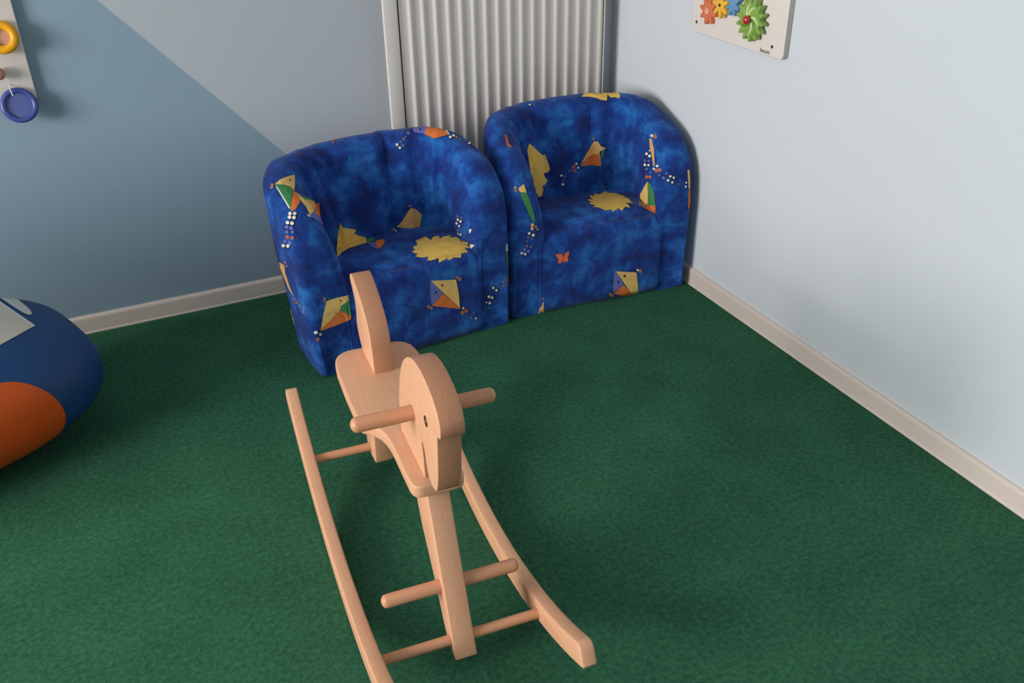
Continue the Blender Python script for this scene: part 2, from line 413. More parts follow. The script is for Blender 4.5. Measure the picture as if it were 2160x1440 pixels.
    for j in range(NX+1):
        u = -1+2*j/NX; x = (SA+.006)*u; e = max(0, abs(u)-.94)/.06
        ins = .003*(1-sqrt(max(0, 1-e*e)))
        rr = []
        for (y, z) in prof:
            yy = y+(ins if y < .1 else 0); zz = z
            if z > .26: zz = z-(.006*abs(u)**4)-ins*.6+.004*noise.noise(Vector((x*9+seed, y*9, 0)))
            rr.append(bm.verts.new((x-flare[0]*(zz/.5)*min(1, max(0, -x)/.25)+flare[1]*(zz/.5)*min(1, max(0, x)/.25), yy+.003*noise.noise(Vector((x*7, z*7, seed))), zz)))
        ringsx.append(rr)
    for a, b in zip(ringsx, ringsx[1:]):
        for k in range(len(a)): bm.faces.new((a[k], a[(k+1) % len(a)], b[(k+1) % len(a)], b[k]))
    bm.faces.new(ringsx[0]); bm.faces.new(ringsx[-1][::-1])
    seat = obj('seat', bm, M['fabric'], root, True, ang=60)
    return root, shell, seat

rootL, shL, seL = chair('tub_armchair', 'blue kite-print tub armchair nearest the rocking horse, left of the other armchair',
    (-1.020, -.610, 0), radians(5.1), [(.36, .010, .010), (.545, .012, .020), (.60, .02, .004), (.68, .012, .007), (.77, .010, .006), (.28, .012, .006)], (.034, .0), .595, 1.3)
rootR, shR, seR = chair('tub_armchair', 'blue kite-print tub armchair with a red butterfly on its front, in the room corner',
    (-.364, -.588, 0), radians(-4.4), [(.33, .010, .006), (.45, .008, .007), (.57, .008, .008), (.66, .010, .005), (.25, .012, .006)], (.006, .004), .612, 7.7)

# printed motifs: thin patches lying on the cloth
def bvh_of(root, objs):
    Mx = Matrix.Translation(root.location) @ Matrix.Rotation(root.rotation_euler.z, 4, 'Z')
    V, Fc = [], []
    for o in objs:
        base = len(V); V += [Mx @ (Matrix.Translation(o.location) @ v.co) for v in o.data.vertices]; Fc += [[base+i for i in p.vertices] for p in o.data.polygons]
    return BVHTree.FromPolygons(V, Fc), Mx.inverted()
def photo_ray(x, y):
    return CAM, (fwd+rgt*((x-1080)/F_PX)-upv*((y-720)/F_PX)).normalized()
def fill2d(pts, step):
    bm = bmesh.new(); bm.faces.new([bm.verts.new((x, y, 0)) for x, y in pts]); bmesh.ops.triangulate(bm, faces=bm.faces[:])
    for _ in range(7):
        es = [e for e in bm.edges if e.calc_length() > step]
        if not es: break
        bmesh.ops.subdivide_edges(bm, edges=es, cuts=1); bmesh.ops.triangulate(bm, faces=[f for f in bm.faces if len(f.verts) > 3])
    return bm
def patch(name, root, bvh, inv, items, ray=photo_ray, lay=.00018, step=3.2, off0=.0011, parent=None, mats=None, label=None, maxjump=.09):
    """items = [(colour key, outline)] laid on the surface of the thing"""
    mats = mats or PM
    out = bmesh.new(); keys = []
    for li, (key, pts) in enumerate(items):
        if key not in keys: keys.append(key)
        f2 = fill2d(pts, step); vm = {}
        for v in f2.verts:
            o, d = ray(v.co.x, v.co.y); hit, nr, idx, dist = bvh.ray_cast(o, d)
            if hit is None: continue
            if nr.dot(d) > 0: nr = -nr
            vm[v] = out.verts.new(inv @ (hit+nr*(off0+(lay*min(li, 8) if name != 'kite_tail_print' else (0 if key == 'K' else .0003+.00004*(li % 3))))))
        for f in f2.faces:
            if all(v in vm for v in f.verts):
                vv = [vm[v] for v in f.verts]
                if max((a.co-b.co).length for a in vv for b in vv) > maxjump: continue
                out.faces.new(vv).material_index = keys.index(key)
        f2.free()
    for v in [v for v in out.verts if not v.link_faces]: out.verts.remove(v)
    if name == 'sun_print':
        # one motif stays one piece: drop crumbs cut off by a fold of the cloth
        seen, isl = set(), []
        for v0 in list(out.verts):
            if v0 in seen: continue
            st, grp = [v0], []; seen.add(v0)
            while st:
                v = st.pop(); grp.append(v)
                for e in v.link_edges:
                    u = e.other_vert(v)
                    if u not in seen: seen.add(u); st.append(u)
            isl.append(grp)
        isl.sort(key=len)
        for grp in isl[:-1]:
            for v in grp: out.verts.remove(v)
    if not out.faces: out.free(); return None
    # keep the outward winding as laid
    me = bpy.data.meshes.new(name); out.to_mesh(me); out.free()
    o = bpy.data.objects.new(name, me); col.objects.link(o); o.parent = parent or root
    for k in keys: me.materials.append(mats[k])
    for p in me.polygons: p.use_smooth = True
    if label: o['label'] = label
    if name == 'kite_tail_print': o['kind'] = 'stuff'
    return o
def circ(x, y, r, ry=None, n=9): return [(x+r*cos(2*pi*i/n), y+(ry or r)*sin(2*pi*i/n)) for i in range(n)]
CR = dict(A=(540, 240, 5.143), B=(540, 520, 4.8), C=(800, 240, 4.8), D=(800, 500, 5.54), E=(980, 180, 5.538), F=(1220, 180, 5.538), G=(1040, 420, 5.5375), H=(1240, 400, 6.0), Z=(0, 0, 1.0))
def sun(cx, cy, rx, ry, rot, n=15, seed=0):
    rnd = random.Random(seed); out = []
    for i in range(n):
        a = 2*pi*(i+.35*rnd.random())/n; da = 2*pi/n*.98; k = .92+.16*rnd.random()
        for f, r in ((0, .74), (.30, .90), (.62, .97), (.95, 1.06*k), (.98, .90)):
            x, y = rx*r*cos(a+da*f), ry*r*sin(a+da*f)
            out.append((cx+x*cos(rot)-y*sin(rot), cy+x*sin(rot)+y*cos(rot)))
    return out
def cv(c, pts): ox, oy, s = CR[c]; return [(ox+x/s, oy+y/s) for x, y in pts]
def polys(c, *it): return [(k, cv(c, p)) for k, p in it]
def beads(c, lst, r=17):
    out = []
    for it in lst:
        k, x, y = it[:3]; rr = it[3] if len(it) > 3 else r
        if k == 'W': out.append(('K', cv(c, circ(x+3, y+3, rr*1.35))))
    for it in lst:
        k, x, y = it[:3]; rr = it[3] if len(it) > 3 else r
        out.append((k, cv(c, circ(x, y, rr))))
    return out
bl, il = bvh_of(rootL, (shL, seL))
def PL(name, items, **k): return patch(name, rootL, bl, il, items, **k)
PL('kite_print', polys('A', ('Y', [(205,765),(265,712),(345,680),(418,662),(420,760),(415,835),(370,790),(290,770)]), ('G', [(205,765),(290,768),(370,790),(412,835),(390,900),(378,1040),(280,900)]),
   ('O', [(412,838),(470,900),(475,960),(430,1035),(380,1058),(378,1040),(392,920)]), ('W', [(215,780),(240,805),(372,1022),(362,1032),(225,805)]), ('K', circ(370,722,9)), ('N', circ(178,775,18)), ('N', circ(176,802,17))))
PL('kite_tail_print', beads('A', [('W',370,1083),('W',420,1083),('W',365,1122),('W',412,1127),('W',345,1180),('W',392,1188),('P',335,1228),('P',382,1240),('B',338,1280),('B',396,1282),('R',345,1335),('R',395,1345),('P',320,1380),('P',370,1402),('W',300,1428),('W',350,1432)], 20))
PL('kite_print', polys('A', ('Y', [(430,850),(490,900),(530,935),(600,1000),(625,1055),(585,1100),(540,1010),(470,925)]), ('G', [(495,900),(560,903),(635,942),(560,938),(525,930)]), ('T', [(525,932),(632,945),(655,990),(625,1050),(600,1000)]),
   ('O', [(650,985),(680,960),(702,1135),(625,1060),(625,1050)]), ('P', [(622,1058),(700,1135),(742,1218),(600,1122),(585,1100)]), ('W', [(545,1088),(580,1100),(595,1125),(560,1112)])), maxjump=.3)
PL('sun_print', polys('Z', ('S', [(718,469),(723,480),(751,484),(747,493),(741,501),(771,500),(774,512),(757,517),(735,524),(722,532),(712,543),(710,525),(712,497)])))
PL('kite_print', polys('Z', ('G', [(773,503),(785,502),(792,508),(775,512)]), ('O', [(793,508),(810,505),(812,512),(801,525),(792,520)]), ('P', [(774,512),(793,511),(797,527),(785,521)])))
PL('kite_print', polys('C', ('T', [(325,950),(370,965),(435,1025),(420,1050),(410,1145),(300,1162),(175,1145),(230,1090),(290,990)]), ('G', [(435,1028),(430,1120),(412,1142),(417,1050)]), ('N', circ(310,930,12)), ('N', circ(135,1180,14)), ('W', circ(150,1165,9)), ('W', circ(168,1188,9))))
PL('sun_print', polys('Z', ('S', sun(929, 524, 59, 27, -.06, 15, 3))))
PL('kite_print', polys('D', ('Y', [(600,508),(895,495),(925,640),(942,830),(750,650)]), ('P', [(590,500),(745,650),(615,797),(597,700)]), ('O', [(745,655),(945,837),(615,802)]), ('K', circ(733,560,12)), ('K', circ(658,643,13)),
   ('N', circ(905,468,20)), ('N', circ(938,490,22)), ('N', circ(572,808,20)), ('N', circ(605,825,20)), ('B', circ(587,492,9))))
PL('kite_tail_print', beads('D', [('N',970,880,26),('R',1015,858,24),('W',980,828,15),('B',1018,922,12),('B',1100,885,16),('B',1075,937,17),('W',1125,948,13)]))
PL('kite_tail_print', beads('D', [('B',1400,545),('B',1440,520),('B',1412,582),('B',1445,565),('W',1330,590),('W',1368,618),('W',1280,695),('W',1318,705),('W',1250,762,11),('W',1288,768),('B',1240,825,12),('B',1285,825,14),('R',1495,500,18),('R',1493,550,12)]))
PL('kite_print', polys('D', ('W', [(1505,55),(1512,100),(1510,165),(1480,160),(1482,90)]), ('G', [(1480,160),(1510,165),(1525,430),(1495,470),(1488,300)]), ('R', [(1500,450),(1525,430),(1523,490),(1490,520),(1478,490)])))
PL('kite_print', polys('B', ('Y', [(710,550),(820,515),(935,490),(942,540),(860,600),(850,640),(760,730),(650,852),(680,690)]), ('G', [(942,540),(965,702),(850,640),(862,600)]), ('O', [(850,640),(965,705),(955,738),(800,800),(650,855),(760,730)]), ('K', circ(857,546,9)), ('G', circ(910,590,10)), ('N', circ(692,520,15)), ('N', circ(690,545,14)),
   ('N', circ(628,935,20)), ('W', circ(605,865,17)), ('W', circ(647,885,15)), ('N', [(780,635),(800,668),(845,680),(800,678)])))
PL('kite_print', polys('B', ('T', [(205,110),(245,160),(290,190),(300,270),(350,420),(395,520),(330,420),(270,270)]), ('N', circ(297,160,14)), ('N', circ(315,195,12))))
PL('kite_tail_print', beads('B', [('P',395,530,14),('R',415,565,16),('P',450,600,15),('P',490,620,17),('P',485,657,18)]))
PL('kite_print', polys('C', ('W', [(335,100),(600,108),(640,130),(490,128),(335,115)]), ('P', [(335,112),(495,122),(460,200),(350,188)]), ('O', [(492,118),(620,116),(660,145),(708,212),(550,250),(458,202)]), ('W', [(620,116),(660,140),(716,212),(704,214),(655,152)]), ('K', circ(415,160,9))))
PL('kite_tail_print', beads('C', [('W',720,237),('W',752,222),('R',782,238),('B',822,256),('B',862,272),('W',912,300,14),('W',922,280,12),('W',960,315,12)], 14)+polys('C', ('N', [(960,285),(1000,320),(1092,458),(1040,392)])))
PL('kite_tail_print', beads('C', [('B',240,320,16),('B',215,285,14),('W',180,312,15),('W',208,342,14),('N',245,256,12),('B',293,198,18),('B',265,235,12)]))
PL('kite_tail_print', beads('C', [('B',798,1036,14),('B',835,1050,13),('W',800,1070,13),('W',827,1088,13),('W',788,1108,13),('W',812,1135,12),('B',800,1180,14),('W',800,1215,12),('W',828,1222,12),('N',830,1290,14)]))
PL('cloth_tag', polys('C', ('W', [(910,1170),(938,1165),(930,1195),(915,1212)])))
PL('cloth_tag', polys('C', ('W', [(920,1318),(970,1328),(925,1370)])))
PL('kite_print', polys('A', ('R', [(800,235),(880,228),(850,315),(830,300)]), ('P', [(830,298),(850,313),(842,325),(822,318)])))

br, ir = bvh_of(rootR, (shR, seR))
def PR(name, items): return patch(name, rootR, br, ir, items)
PR('sun_print', polys('F', ('S', [(35,135),(70,95),(100,75),(300,64),(420,78),(480,100),(490,120),(478,155),(430,140),(375,145),(340,108),(330,180),(260,170),(210,150),(190,120),(130,135)])))
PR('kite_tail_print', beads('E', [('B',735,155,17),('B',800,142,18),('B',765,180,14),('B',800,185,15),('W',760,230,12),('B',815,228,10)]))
PR('kite_print', polys('E', ('R', [(465,578),(490,580),(522,690),(490,702)]), ('N', [(492,700),(524,690),(565,732),(500,722)])))
PR('sun_print', polys('E', ('S', [(755,675),(800,715),(840,800),(880,790),(910,815),(940,805),(905,910),(950,965),(1000,975),(970,1015),(920,1025),(935,1070),(970,1110),(930,1165),(905,1170),(918,1225),(850,1235),(905,1290),(870,1300),(815,1295),(790,1180),(765,980),(730,760)])))
PR('kite_print', polys('G', ('Y', [(293,-124),(358,-179),(390,-78),(312,-85)]), ('G', [(312,-85),(390,-78),(430,20),(480,180),(490,272),(455,250),(340,0)]), ('N', circ(258,-135,18)), ('N', circ(265,-100,18)), ('W', circ(830-570,-140,8))))
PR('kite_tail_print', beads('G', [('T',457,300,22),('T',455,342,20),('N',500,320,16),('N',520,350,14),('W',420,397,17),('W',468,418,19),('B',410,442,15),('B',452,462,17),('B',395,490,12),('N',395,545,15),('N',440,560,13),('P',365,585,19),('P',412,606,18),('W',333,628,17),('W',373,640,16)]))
PR('kite_print', polys('F', ('T', [(185,655),(230,655),(245,700),(250,810),(180,800),(100,850),(20,937),(90,800)]), ('Y', [(228,655),(262,710),(320,735),(270,762),(245,770)]), ('G', [(270,762),(305,745),(290,820),(262,860)]), ('O', [(180,800),(255,810),(265,945),(150,927),(25,945),(100,850)]), ('N', circ(180,622,14))))
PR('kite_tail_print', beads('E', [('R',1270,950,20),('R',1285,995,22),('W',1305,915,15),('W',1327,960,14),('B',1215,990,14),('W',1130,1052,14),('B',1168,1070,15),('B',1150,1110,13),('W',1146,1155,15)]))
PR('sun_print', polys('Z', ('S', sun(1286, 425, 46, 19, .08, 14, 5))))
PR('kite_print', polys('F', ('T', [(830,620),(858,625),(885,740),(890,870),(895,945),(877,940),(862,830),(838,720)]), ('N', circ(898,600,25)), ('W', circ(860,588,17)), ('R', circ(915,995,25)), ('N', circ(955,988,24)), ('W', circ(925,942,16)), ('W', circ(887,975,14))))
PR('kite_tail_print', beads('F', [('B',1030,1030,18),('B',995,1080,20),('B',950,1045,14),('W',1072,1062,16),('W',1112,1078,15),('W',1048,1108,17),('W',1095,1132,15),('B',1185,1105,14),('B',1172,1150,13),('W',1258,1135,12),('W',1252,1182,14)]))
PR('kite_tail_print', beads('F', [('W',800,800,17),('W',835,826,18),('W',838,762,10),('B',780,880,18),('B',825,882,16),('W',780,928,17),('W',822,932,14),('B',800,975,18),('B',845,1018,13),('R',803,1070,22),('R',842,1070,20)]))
PR('kite_print', polys('F', ('Y', [(808,1120),(815,1250),(812,1400),(770,1395),(722,1330),(722,1275),(765,1195)]), ('G', [(808,1120),(850,1150),(885,1250),(903,1405),(812,1400),(815,1250)]), ('O', [(800,1400),(905,1405),(907,1450),(893,1504),(785,1440)]), ('N', [(701,1394),(712,1350),(770,1395),(805,1400),(787,1440),(715,1410)])))
PR('kite_print', polys('F', ('Y', [(1272,985),(1295,985),(1304,1100),(1302,1210),(1285,1200)]), ('O', [(1285,1212),(1302,1212),(1305,1400),(1290,1500),(1280,1400)])))
PR('butterfly_print', polys('G', ('E', [(725,650),(770,632),(805,640),(820,690),(815,715),(790,748),(755,745),(765,710),(750,680)]), ('E', [(820,690),(840,630),(885,603),(885,650),(870,670),(878,710),(865,728),(818,725)]), ('R', [(812,640),(822,640),(822,730),(814,730)])))
PR('kite_print', polys('H', ('Y', [(355,1030),(615,1045),(632,1200),(638,1350),(590,1365),(470,1200)]), ('P', [(335,1030),(355,1030),(455,1195),(322,1302),(318,1180)]), ('O', [(452,1200),(600,1362),(520,1358),(325,1312)]), ('K', circ(463,1090,15)), ('K', circ(385,1165,14)), ('N', circ(662,1028,24)), ('W', circ(628,1012,16)), ('N', circ(283,1320,22)), ('N', circ(312,1340,20)), ('B', circ(342,1005,9))))
PR('kite_print', polys('G', ('T', [(590,1190),(595,1345),(515,1350)]), ('N', circ(580,1160,12))))
# the same motifs go round the outer side of the left chair
def side_ray(x, y): return Vector((-1.9, -.62+x, y)), Vector((1, 0, 0))
patch('kite_print', rootL, bl, il, [('Y', [(.20,.36),(.27,.38),(.28,.32),(.22,.27)]), ('G', [(.20,.36),(.22,.27),(.20,.24)]), ('O', [(.22,.27),(.28,.32),(.20,.24)])], side_ray, step=.02)
patch('sun_print', rootL, bl, il, [('S', [(.22+.05*(1 if i % 2 else .72)*cos(pi*i/11), .12+.05*(1 if i % 2 else .72)*sin(pi*i/11)) for i in range(22)])], side_ray, step=.02)

# ---------------------------------------------------------------- rocking horse
HO, HT = Vector((-1.34804, -1.47049, 0)), -.07276
# local X to the screen right, local Y forward (towards the camera): build mirrored in Y so the Empty only turns
horse = thing('rocking_horse', 'natural beech wooden rocking horse with round handle and footrest bars, standing on the green carpet', 'rocking horse', HO, HT)
# local y in this file = -forward
def prismYZ(name, pts, hx, m_, bev=.004, x0=0, parent=horse, ms=None):
    bm = bmesh.new(); prism(bm, [(-y, z) for y, z in pts], 'x', x0-hx, x0+hx)
    bmesh.ops.recalc_face_normals(bm, faces=bm.faces[:])
    big = [f for f in bm.faces if abs(f.normal.x) > .9]
    es = list({e for f in big for e in f.edges})
    if bev: bmesh.ops.bevel(bm, geom=es, offset=bev, segments=3, profile=0.5, affect='EDGES', clamp_overlap=True)
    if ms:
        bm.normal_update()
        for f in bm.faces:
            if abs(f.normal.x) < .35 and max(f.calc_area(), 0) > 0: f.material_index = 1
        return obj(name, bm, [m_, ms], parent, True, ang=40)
    return obj(name, bm, m_, parent, True, ang=40)
R_, HR, TR, WH = 1.11886, .0487, .02935, .17778
AF, AR = .4918, .5197
for sx in (-1, 1):
    pts = []
    N = 36
    for i in range(N+1): a = -AR+(AF+AR)*i/N; pts.append((R_*sin(a), R_-R_*cos(a)))
    e = pts.pop(); t = Vector((cos(AF), sin(AF))); nn = Vector((-sin(AF), cos(AF)))
    # front end: bottom corner, rounded upper corner
    E0 = Vector((R_*sin(AF), R_-R_*cos(AF)))
    pts += [tuple(E0-t*.004), tuple(E0+nn*.004), tuple(E0+nn*(HR-.018)), tuple(E0+nn*(HR-.007)-t*.003), tuple(E0+nn*(HR-.001)-t*.010), tuple(E0+nn*HR-t*.02)]
    for i in range(N-1, 0, -1): a = -AR+(AF+AR)*i/N; pts.append(((R_-HR)*sin(a), R_-(R_-HR)*cos(a)))
    a = -AR; E1 = Vector((R_*sin(a), R_-R_*cos(a))); t1 = Vector((cos(a), sin(a))); n1 = Vector((-sin(a), cos(a)))
    pts[0] = tuple(E1+t1*.004)
    pts += [tuple(E1+n1*HR+t1*.02), tuple(E1+n1*(HR-.002)+t1*.006), tuple(E1+n1*(HR-.010)), tuple(E1+n1*.004)]
    prismYZ('rocker', pts, TR/2, M['wood'], .004, sx*WH)
# crossbars
def bar(name, y, z, r, L, cap):
    bm = bmesh.new(); rod(bm, (-L, -y, z), (L, -y, z), r, 28, cap); return obj(name, bm, M['wood_bar'], horse, True, ang=70)
bar('crossbar', .3115, .0635, .0108, WH-TR/2+.004, 0)
bar('crossbar', -.3456, .0826, .0108, WH-TR/2+.004, 0)
bar('footrest_bar', .2612, .1627, .0137, .1375+.004, .011)
bar('handle_bar', .1520, .5058, .0150, .1375+.004, .012)
# seat board: plan outline (x, forward)
half = [(0, -.319), (.040, -.319), (.058, -.3175), (.071, -.312), (.082, -.303), (.0895, -.290), (.094, -.272), (.0965, -.245), (.0985, -.150), (.0975, -.060), (.0945, -.022), (.0925, -.0155), (.088, -.0125), (.080, -.005), (.071, .006), (.063, .021), (.0575, .040), (.0545, .064), (.0535, .095), (.0535, .150), (.053, .200), (.0515, .214), (.047, .222), (.040, .2265), (.030, .228), (0, .228)]
pl = half+[(-x, y) for x, y in half[-2:0:-1]]
bm = bmesh.new(); prism(bm, [(x, -y) for x, y in pl], 'z', .361, .389)
bmesh.ops.recalc_face_normals(bm, faces=bm.faces[:])
es = list({e for f in bm.faces if abs(f.normal.z) > .9 for e in f.edges})
bmesh.ops.bevel(bm, geom=es, offset=.0042, segments=3, profile=.5, affect='EDGES', clamp_overlap=True)
obj('seat', bm, M['wood'], horse, True, ang=45)
# head board
crown = catmull([(.036, .389), (.034, .415), (.041, .467), (.058, .520), (.085, .570), (.121, .607), (.170, .634), (.220, .642), (.262, .638), (.298, .627), (.322, .610), (.334, .592)], 4, False)
head = crown[:]+[(.3355, .580), (.333, .567), (.328, .5615), (.321, .561), (.314, .555), (.3115, .549), (.3095, .53), (.306, .50), (.3015, .469), (.297, .448), (.291, .430), (.284, .417), (.277, .413), (.266, .408), (.250, .409),
      (.238, .414), (.229, .423), (.2235, .437), (.220, .452), (.2165, .464), (.210, .472), (.2035, .4745), (.200, .468), (.201, .452), (.204, .430), (.205, .389)]
prismYZ('head', head, .0225, M['wood_up'], .0022, ms=M['wood_end_shade'])
for sx in (-1, 1):
    bm = bmesh.new(); c = (sx*.0223, -.245, .546)
    lathe(bm, [(0, .0004), (.0035, .0004), (.0038, .0009), (.0105, .0009), (.0112, .0002), (.0112, -.002)], (sx, 0, 0), c, 20)
    for f in bm.faces:
        if (f.calc_center_median()-Vector(c)).length < .0033: f.material_index = 1
    obj('eye', bm, [M['eye_dark'], M['eye_light']], horse, True)
# back rest board (curled like a tail)
tail = catmull([(-.190, .389), (-.192, .43), (-.200, .475), (-.224, .511), (-.270, .542), (-.318, .561), (-.340, .567)], 4, False)+[(-.352, .566), (-.362, .560), (-.366, .550), (-.360, .540)]+catmull([(-.343, .520), (-.333, .500), (-.334, .470), (-.340, .447), (-.336, .425), (-.318, .402), (-.300, .389)], 4, False)
prismYZ('backrest', tail, .0225, M['wood_up'], .0022, ms=M['wood_end_shade'])
prismYZ('front_post', [(.080, .361), (.2055, .361), (.2755, .190), (.3405, .036), (.337, .031), (.300, .0365), (.290, .042), (.279, .052), (.219, .143), (.150, .225)], .0225, M['wood_up'], .003)
prismYZ('rear_post', [(-.215, .361), (-.283, .160), (-.292, .075), (-.298, .064), (-.372, .052), (-.384, .060), (-.385, .10), (-.375, .17), (-.315, .361)], .0225, M['wood_up'], .003)

# ---------------------------------------------------------------- blue soft play animal at the left edge
BX, BY, BYAW, BA, BB, BC = -2.533, -.626, .325, .614, .314, .193
E1_, E2_ = .863, .572
toy = thing('foam_seat', 'blue vinyl soft play seat with a round orange patch and a cream square', 'soft play seat', (BX, BY, 0), BYAW)
bm = bmesh.new(); NU, NV = 96, 48; rows = []
for j in range(1, NV):
    ph = -pi/2+pi*j/NV
    rows.append([bm.verts.new((BA*sgnp(cos(ph), E1_)*sgnp(cos(2*pi*i/NU), E2_), BB*sgnp(cos(ph), E1_)*sgnp(sin(2*pi*i/NU), E2_), max(.002, BC+BC*sgnp(sin(ph), E1_)))) for i in range(NU)])
for a, b in zip(rows, rows[1:]):
    for i in range(NU): bm.faces.new((a[i], a[(i+1) % NU], b[(i+1) % NU], b[i]))
bm.faces.new(rows[0]); bm.faces.new(rows[-1])
body = obj('body', bm, M['vinyl_blue'], toy, True, ang=180)
bm = bmesh.new(); rows = []  # unseen backrest, added to shade the floor and wall beside the seat
for j in range(1, 24):
    ph = -pi/2+pi*j/24
    rows.append([bm.verts.new((-.40+.13*sgnp(cos(ph), .5)*sgnp(cos(2*pi*i/48), .6), .29*sgnp(cos(ph), .5)*sgnp(sin(2*pi*i/48), .6), .40+.36*sgnp(sin(ph), .7))) for i in range(48)])
for a, b in zip(rows, rows[1:]):
    for i in range(48): bm.faces.new((a[i], a[(i+1) % 48], b[(i+1) % 48], b[i]))
bm.faces.new(rows[0]); bm.faces.new(rows[-1])
obj('backrest', bm, M['vinyl_blue'], toy, True, ang=180)
bt, it = bvh_of(toy, (body,))
VM = dict(O=M['vinyl_orange'], C=M['vinyl_cream'], L=M['vinyl_grey'], E=M['vinyl_edge'], D=M['vinyl_blue'])
o_, d_ = photo_ray(30, 912); hc, nc, _, _ = bt.ray_cast(o_, d_)
tx = Vector((0, 0, 1)).cross(nc).normalized(); ty = nc.cross(tx)
def tang_ray(x, y): return hc+tx*x+ty*y+nc*.3, -nc
orange = patch('orange_patch', toy, bt, it, [('O', circ(-.004, -.024, .133, .142, 48))], tang_ray, step=.02, off0=.0015, mats=VM)
patch('cream_patch', toy, bt, it, polys('Z', ('E', [(74.5,687.5),(-27,618),(-160,692),(-60,761)]), ('C', [(72,688.5),(-27,621),(-157,692),(-60,759)])), step=14, off0=.0015, lay=.0007, mats=VM, maxjump=.2)
patch('eye_patch', toy, bt, it, polys('Z', ('L', [(-30,597),(0,613),(14,619),(28,626),(40,634),(55,646),(63,654),(67,660),(66,664),(60,665),(50,661),(35,652),(17,640),(0,628),(-30,612)]), ('D', [(-30,603),(0,617),(12,624),(18,629),(10,628),(0,622),(-30,610)])), step=3.5, off0=.0015, lay=.0006, mats=VM)

# ---------------------------------------------------------------- gear board on the right wall
gb = thing('gear_play_board', 'cream white wall board with orange, yellow, blue and green toy gears, on the right wall', 'toy board', (0, -.725, .85))
bm = bmesh.new()
Y0, Y1, Z1b = -.220, .219, .50; rc = .014
pts = []
for cx, cz, a0 in ((Y1-rc, rc, -90), (Y1-rc, Z1b-rc, 0), (Y0+rc, Z1b-rc, 90), (Y0+rc, rc, 180)):
    for k in range(6): a = radians(a0+18*k); pts.append((cx+rc*cos(a), cz+rc*sin(a)))
prism(bm, pts, 'x', -.020, -.0015)
bmesh.ops.recalc_face_normals(bm, faces=bm.faces[:])
es = list({e for f in bm.faces if f.normal.x < -.9 for e in f.edges})
bmesh.ops.bevel(bm, geom=es, offset=.003, segments=3, profile=.5, affect='EDGES')
bm.normal_update()
for f in bm.faces:
    if abs(f.normal.x) < .5: f.material_index = 1
obj('board', bm, [M['board'], M['board_edge']], gb, True, ang=40)
def gear(name, y, z, r, nt_, x0, x1, m_, depth=.24, ph=0, tw=.5):
    bm = bmesh.new(); pts = []
    for i in range(nt_*8):
        a = 2*pi*i/(nt_*8)+ph; c = cos(nt_*(a-ph)); k = math.copysign(abs(c)**tw, c)
        rr = r*(1-depth/2+depth/2*k); pts.append((y+rr*cos(a), z+rr*sin(a)))
    prism(bm, pts, 'x', x1, x0)
    bmesh.ops.recalc_face_normals(bm, faces=bm.faces[:])
    es = list({e for f in bm.faces if f.normal.x < -.9 for e in f.edges})
    bmesh.ops.bevel(bm, geom=es, offset=.0016, segments=2, profile=.5, affect='EDGES', clamp_overlap=True)
    return obj(name, bm, m_, gb, True, ang=40)
def on_board(px, py, x=-.04):
    o, d = photo_ray(px, py); p = o+d*((x-o.x)/d.x); return p.y+.725, p.z-.85
gy, gz = on_board(1492, 23, -.034)
g = gear('orange_gear', gy, gz, .0415, 8, -.021, -.034, M['gear_orange'], .40, .2, .8)
bm = bmesh.new(); lathe(bm, [(0, .0015), (.0048, .0015), (.006, .004), (.0095, .004), (.0105, .003), (.0105, 0)], (-1, 0, 0), (-.034, gy, gz), 24)
w1 = obj('washer', bm, M['gear_rim'], g, True)
yy, yz = on_board(1518, 11, -.048)
g = gear('yellow_gear', yy, yz, .038, 7, -.034, -.048, M['gear_yellow'], .55, .12, .8)
bm = bmesh.new(); lathe(bm, [(0, .002), (.004, .0015), (.005, 0)], (-1, 0, 0), (-.048, yy, yz), 16); obj('screw', bm, M['screw'], g, True)
uy, uz = on_board(1543, 9, -.04)
g = gear('blue_gear', uy, uz, .035, 8, -.025, -.040, M['gear_blue'], .45, .3, .8)
bm = bmesh.new(); lathe(bm, [(0, .0025), (.009, .001), (.010, 0)], (-1, 0, 0), (-.040, uy, uz), 16); obj('hub', bm, M['gear_blue'], g, True)
ny, nz_ = on_board(1580, 41.5, -.046)
g = gear('green_gear', ny, nz_, .0605, 14, -.028, -.046, M['gear_green'], .30, .1, .8)
for k in range(10):
    bm = bmesh.new(); a0 = 2*pi*k/10
    L_, R2 = [], []
    for i in range(9):
        t = i/8; r = .010+.036*t; a = a0+1.0*t; wd = .0042*sin(pi*(.12+.88*t))**.6+.0006
        c = Vector((ny+r*cos(a), nz_+r*sin(a))); tt = Vector((-sin(a), cos(a)))
        L_.append(bm.verts.new((-.0466, *(c+tt*wd)))); R2.append(bm.verts.new((-.0466, *(c-tt*wd))))
    mids = [bm.verts.new((-.0482, *(((Vector(a.co)+Vector(b.co))/2).yz))) for a, b in zip(L_, R2)]
    for i in range(8): bm.faces.new((L_[i], L_[i+1], mids[i+1], mids[i])); bm.faces.new((mids[i], mids[i+1], R2[i+1], R2[i]))
    obj('swirl_groove', bm, M['gear_swirl'] if k in (1, 2, 6, 4) else M['gear_swirl_dark'] if k in (5, 8) else M['gear_green'], g, True)
bm = bmesh.new(); lathe(bm, [(0, .020), (.004, .0196), (.008, .0178), (.0115, .0145), (.013, .010), (.012, .005), (.009, .002), (.007, 0)], (-1, 0, 0), (-.046, ny, nz_), 28)
obj('knob', bm, M['knob_red'], g, True, ang=180)
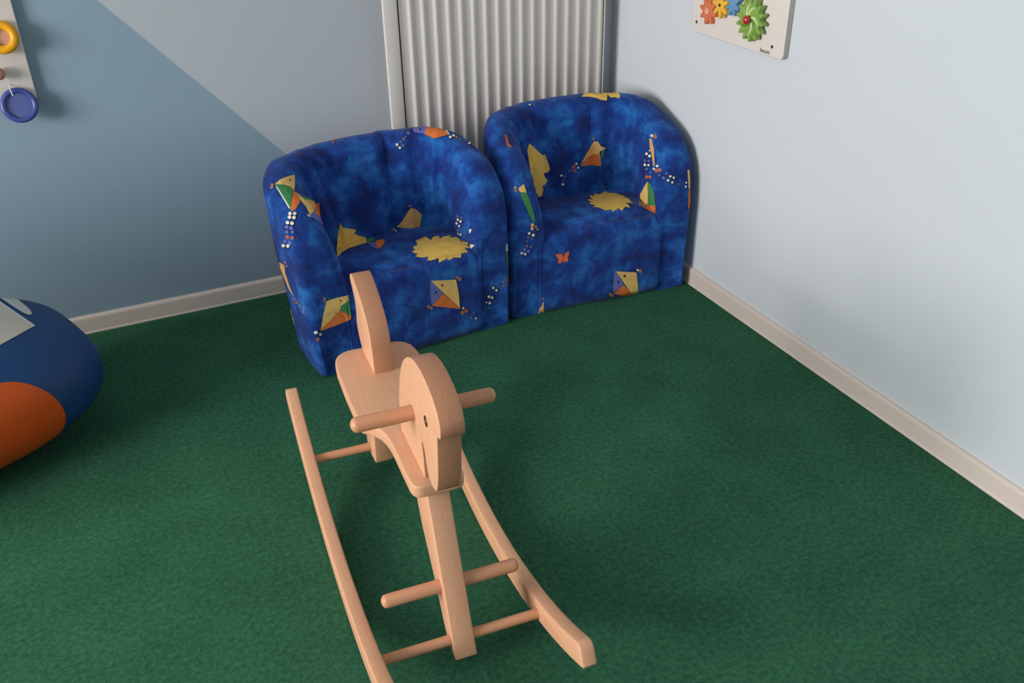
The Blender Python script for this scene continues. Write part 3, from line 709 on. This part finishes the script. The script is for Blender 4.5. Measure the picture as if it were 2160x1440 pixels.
for px, py in ((1469, 46), (1628, 99)):
    sy, sz = on_board(px, py, -.0205)
    for zz in (sz, .5-sz):
        bm = bmesh.new(); lathe(bm, [(0, .0010), (.0030, .0009), (.0046, .0005), (.0050, 0)], (-1, 0, 0), (-.0200, sy, zz), 18); obj('screw', bm, M['screw'], gb, True)
def text_part(body_, parent, loc, size, m_, tag_name):
    c = bpy.data.curves.new(tag_name, 'FONT'); c.body = body_; c.size = size; c.extrude = .0001; c.offset = .0003
    t = bpy.data.objects.new('tmp', c); col.objects.link(t)
    bpy.context.view_layer.update()
    me = bpy.data.meshes.new_from_object(t.evaluated_get(bpy.context.evaluated_depsgraph_get()))
    bpy.data.objects.remove(t); me.materials.clear(); me.materials.append(m_)
    o = bpy.data.objects.new(tag_name, me); col.objects.link(o); o.parent = parent; o.location = loc
    # text runs along -y on the right wall, facing -x
    o.matrix_local = Matrix.Translation(loc) @ Matrix(((0, 0, -1), (-1, 0, 0), (0, 1, 0))).to_4x4()
    return o
ty_, tz_ = on_board(1602.5, 108, -.0201)
text_part('Betzold', gb, Vector((-.0202, ty_, tz_)), .0138, M['print_black'], 'lettering')

# ---------------------------------------------------------------- ring board on the back wall, cut by the left edge
rb = thing('ring_play_board', 'cream white wall board with a yellow ring and a blue ring, on the back wall', 'toy board', (-2.14, 0, .765))
bm = bmesh.new(); box(bm, -.22, .2215, -.020, -.0015, .006, .55); bevel_all(bm, .003, 2); obj('board', bm, M['board'], rb, True, ang=40)
def on_rb(px, py, y=-.045):
    o, d = photo_ray(px, py); p = o+d*((y-o.y)/d.y); return p.x+2.14, y, p.z-.765
c = on_rb(3, 79, -.036)
bm = bmesh.new(); lathe(bm, [(.0325+.0120*cos(a), .0120*sin(a)) for a in [2*pi*i/20 for i in range(21)]], (-.12, -1, .25), c, 48)
bmesh.ops.remove_doubles(bm, verts=bm.verts[:], dist=1e-5); yr_ = obj('yellow_ring', bm, M['toy_yellow'], rb, True, ang=180)
bm = bmesh.new(); rod(bm, (c[0], -.020, c[2]), (c[0], c[1]+.008, c[2]), .009, 16); obj('ring_peg', bm, M['knob_wood'], rb, True)
bm = bmesh.new(); lathe(bm, [(0, -.004), (.026, -.004), (.026, -.009), (0, -.009)], (-.12, -1, .25), c, 32); obj('ring_backing', bm, M['knob_wood'], rb, True)
c = on_rb(41, 222, -.040)
bm = bmesh.new(); lathe(bm, [(.034, -.006), (.034, .003), (.036, .006), (.040, .0075), (.045, .0065), (.0485, .003), (.0485, -.005), (.045, -.010), (.036, -.010), (.034, -.006)], (.02, -1, .30), c, 48)
br2 = obj('blue_ring', bm, M['toy_blue'], rb, True, ang=60)
bm = bmesh.new(); lathe(bm, [(0, .001), (.0345, -.001), (.0345, -.007), (0, -.007)], (.02, -1, .30), c, 40); obj('ring_disc', bm, M['toy_blue_film'], br2, True)
bm = bmesh.new(); rod(bm, (c[0]-.009, c[1]-.008, c[2]+.030), (c[0]-.012, c[1]-.003, c[2]+.047), .0016, 8)
rod(bm, (c[0]-.012, c[1]-.003, c[2]+.047), (c[0]-.012, -.020, c[2]+.056), .0012, 8); obj('string', bm, M['string'], rb, True)
c = on_rb(-3, 155, -.035)
bm = bmesh.new(); lathe(bm, [(0, .022), (.008, .021), (.014, .016), (.017, .008), (.016, 0), (.010, -.008), (.009, -.015)], (0, -1, 0), c, 24); obj('wooden_knob', bm, M['knob_wood'], rb, True, ang=180)
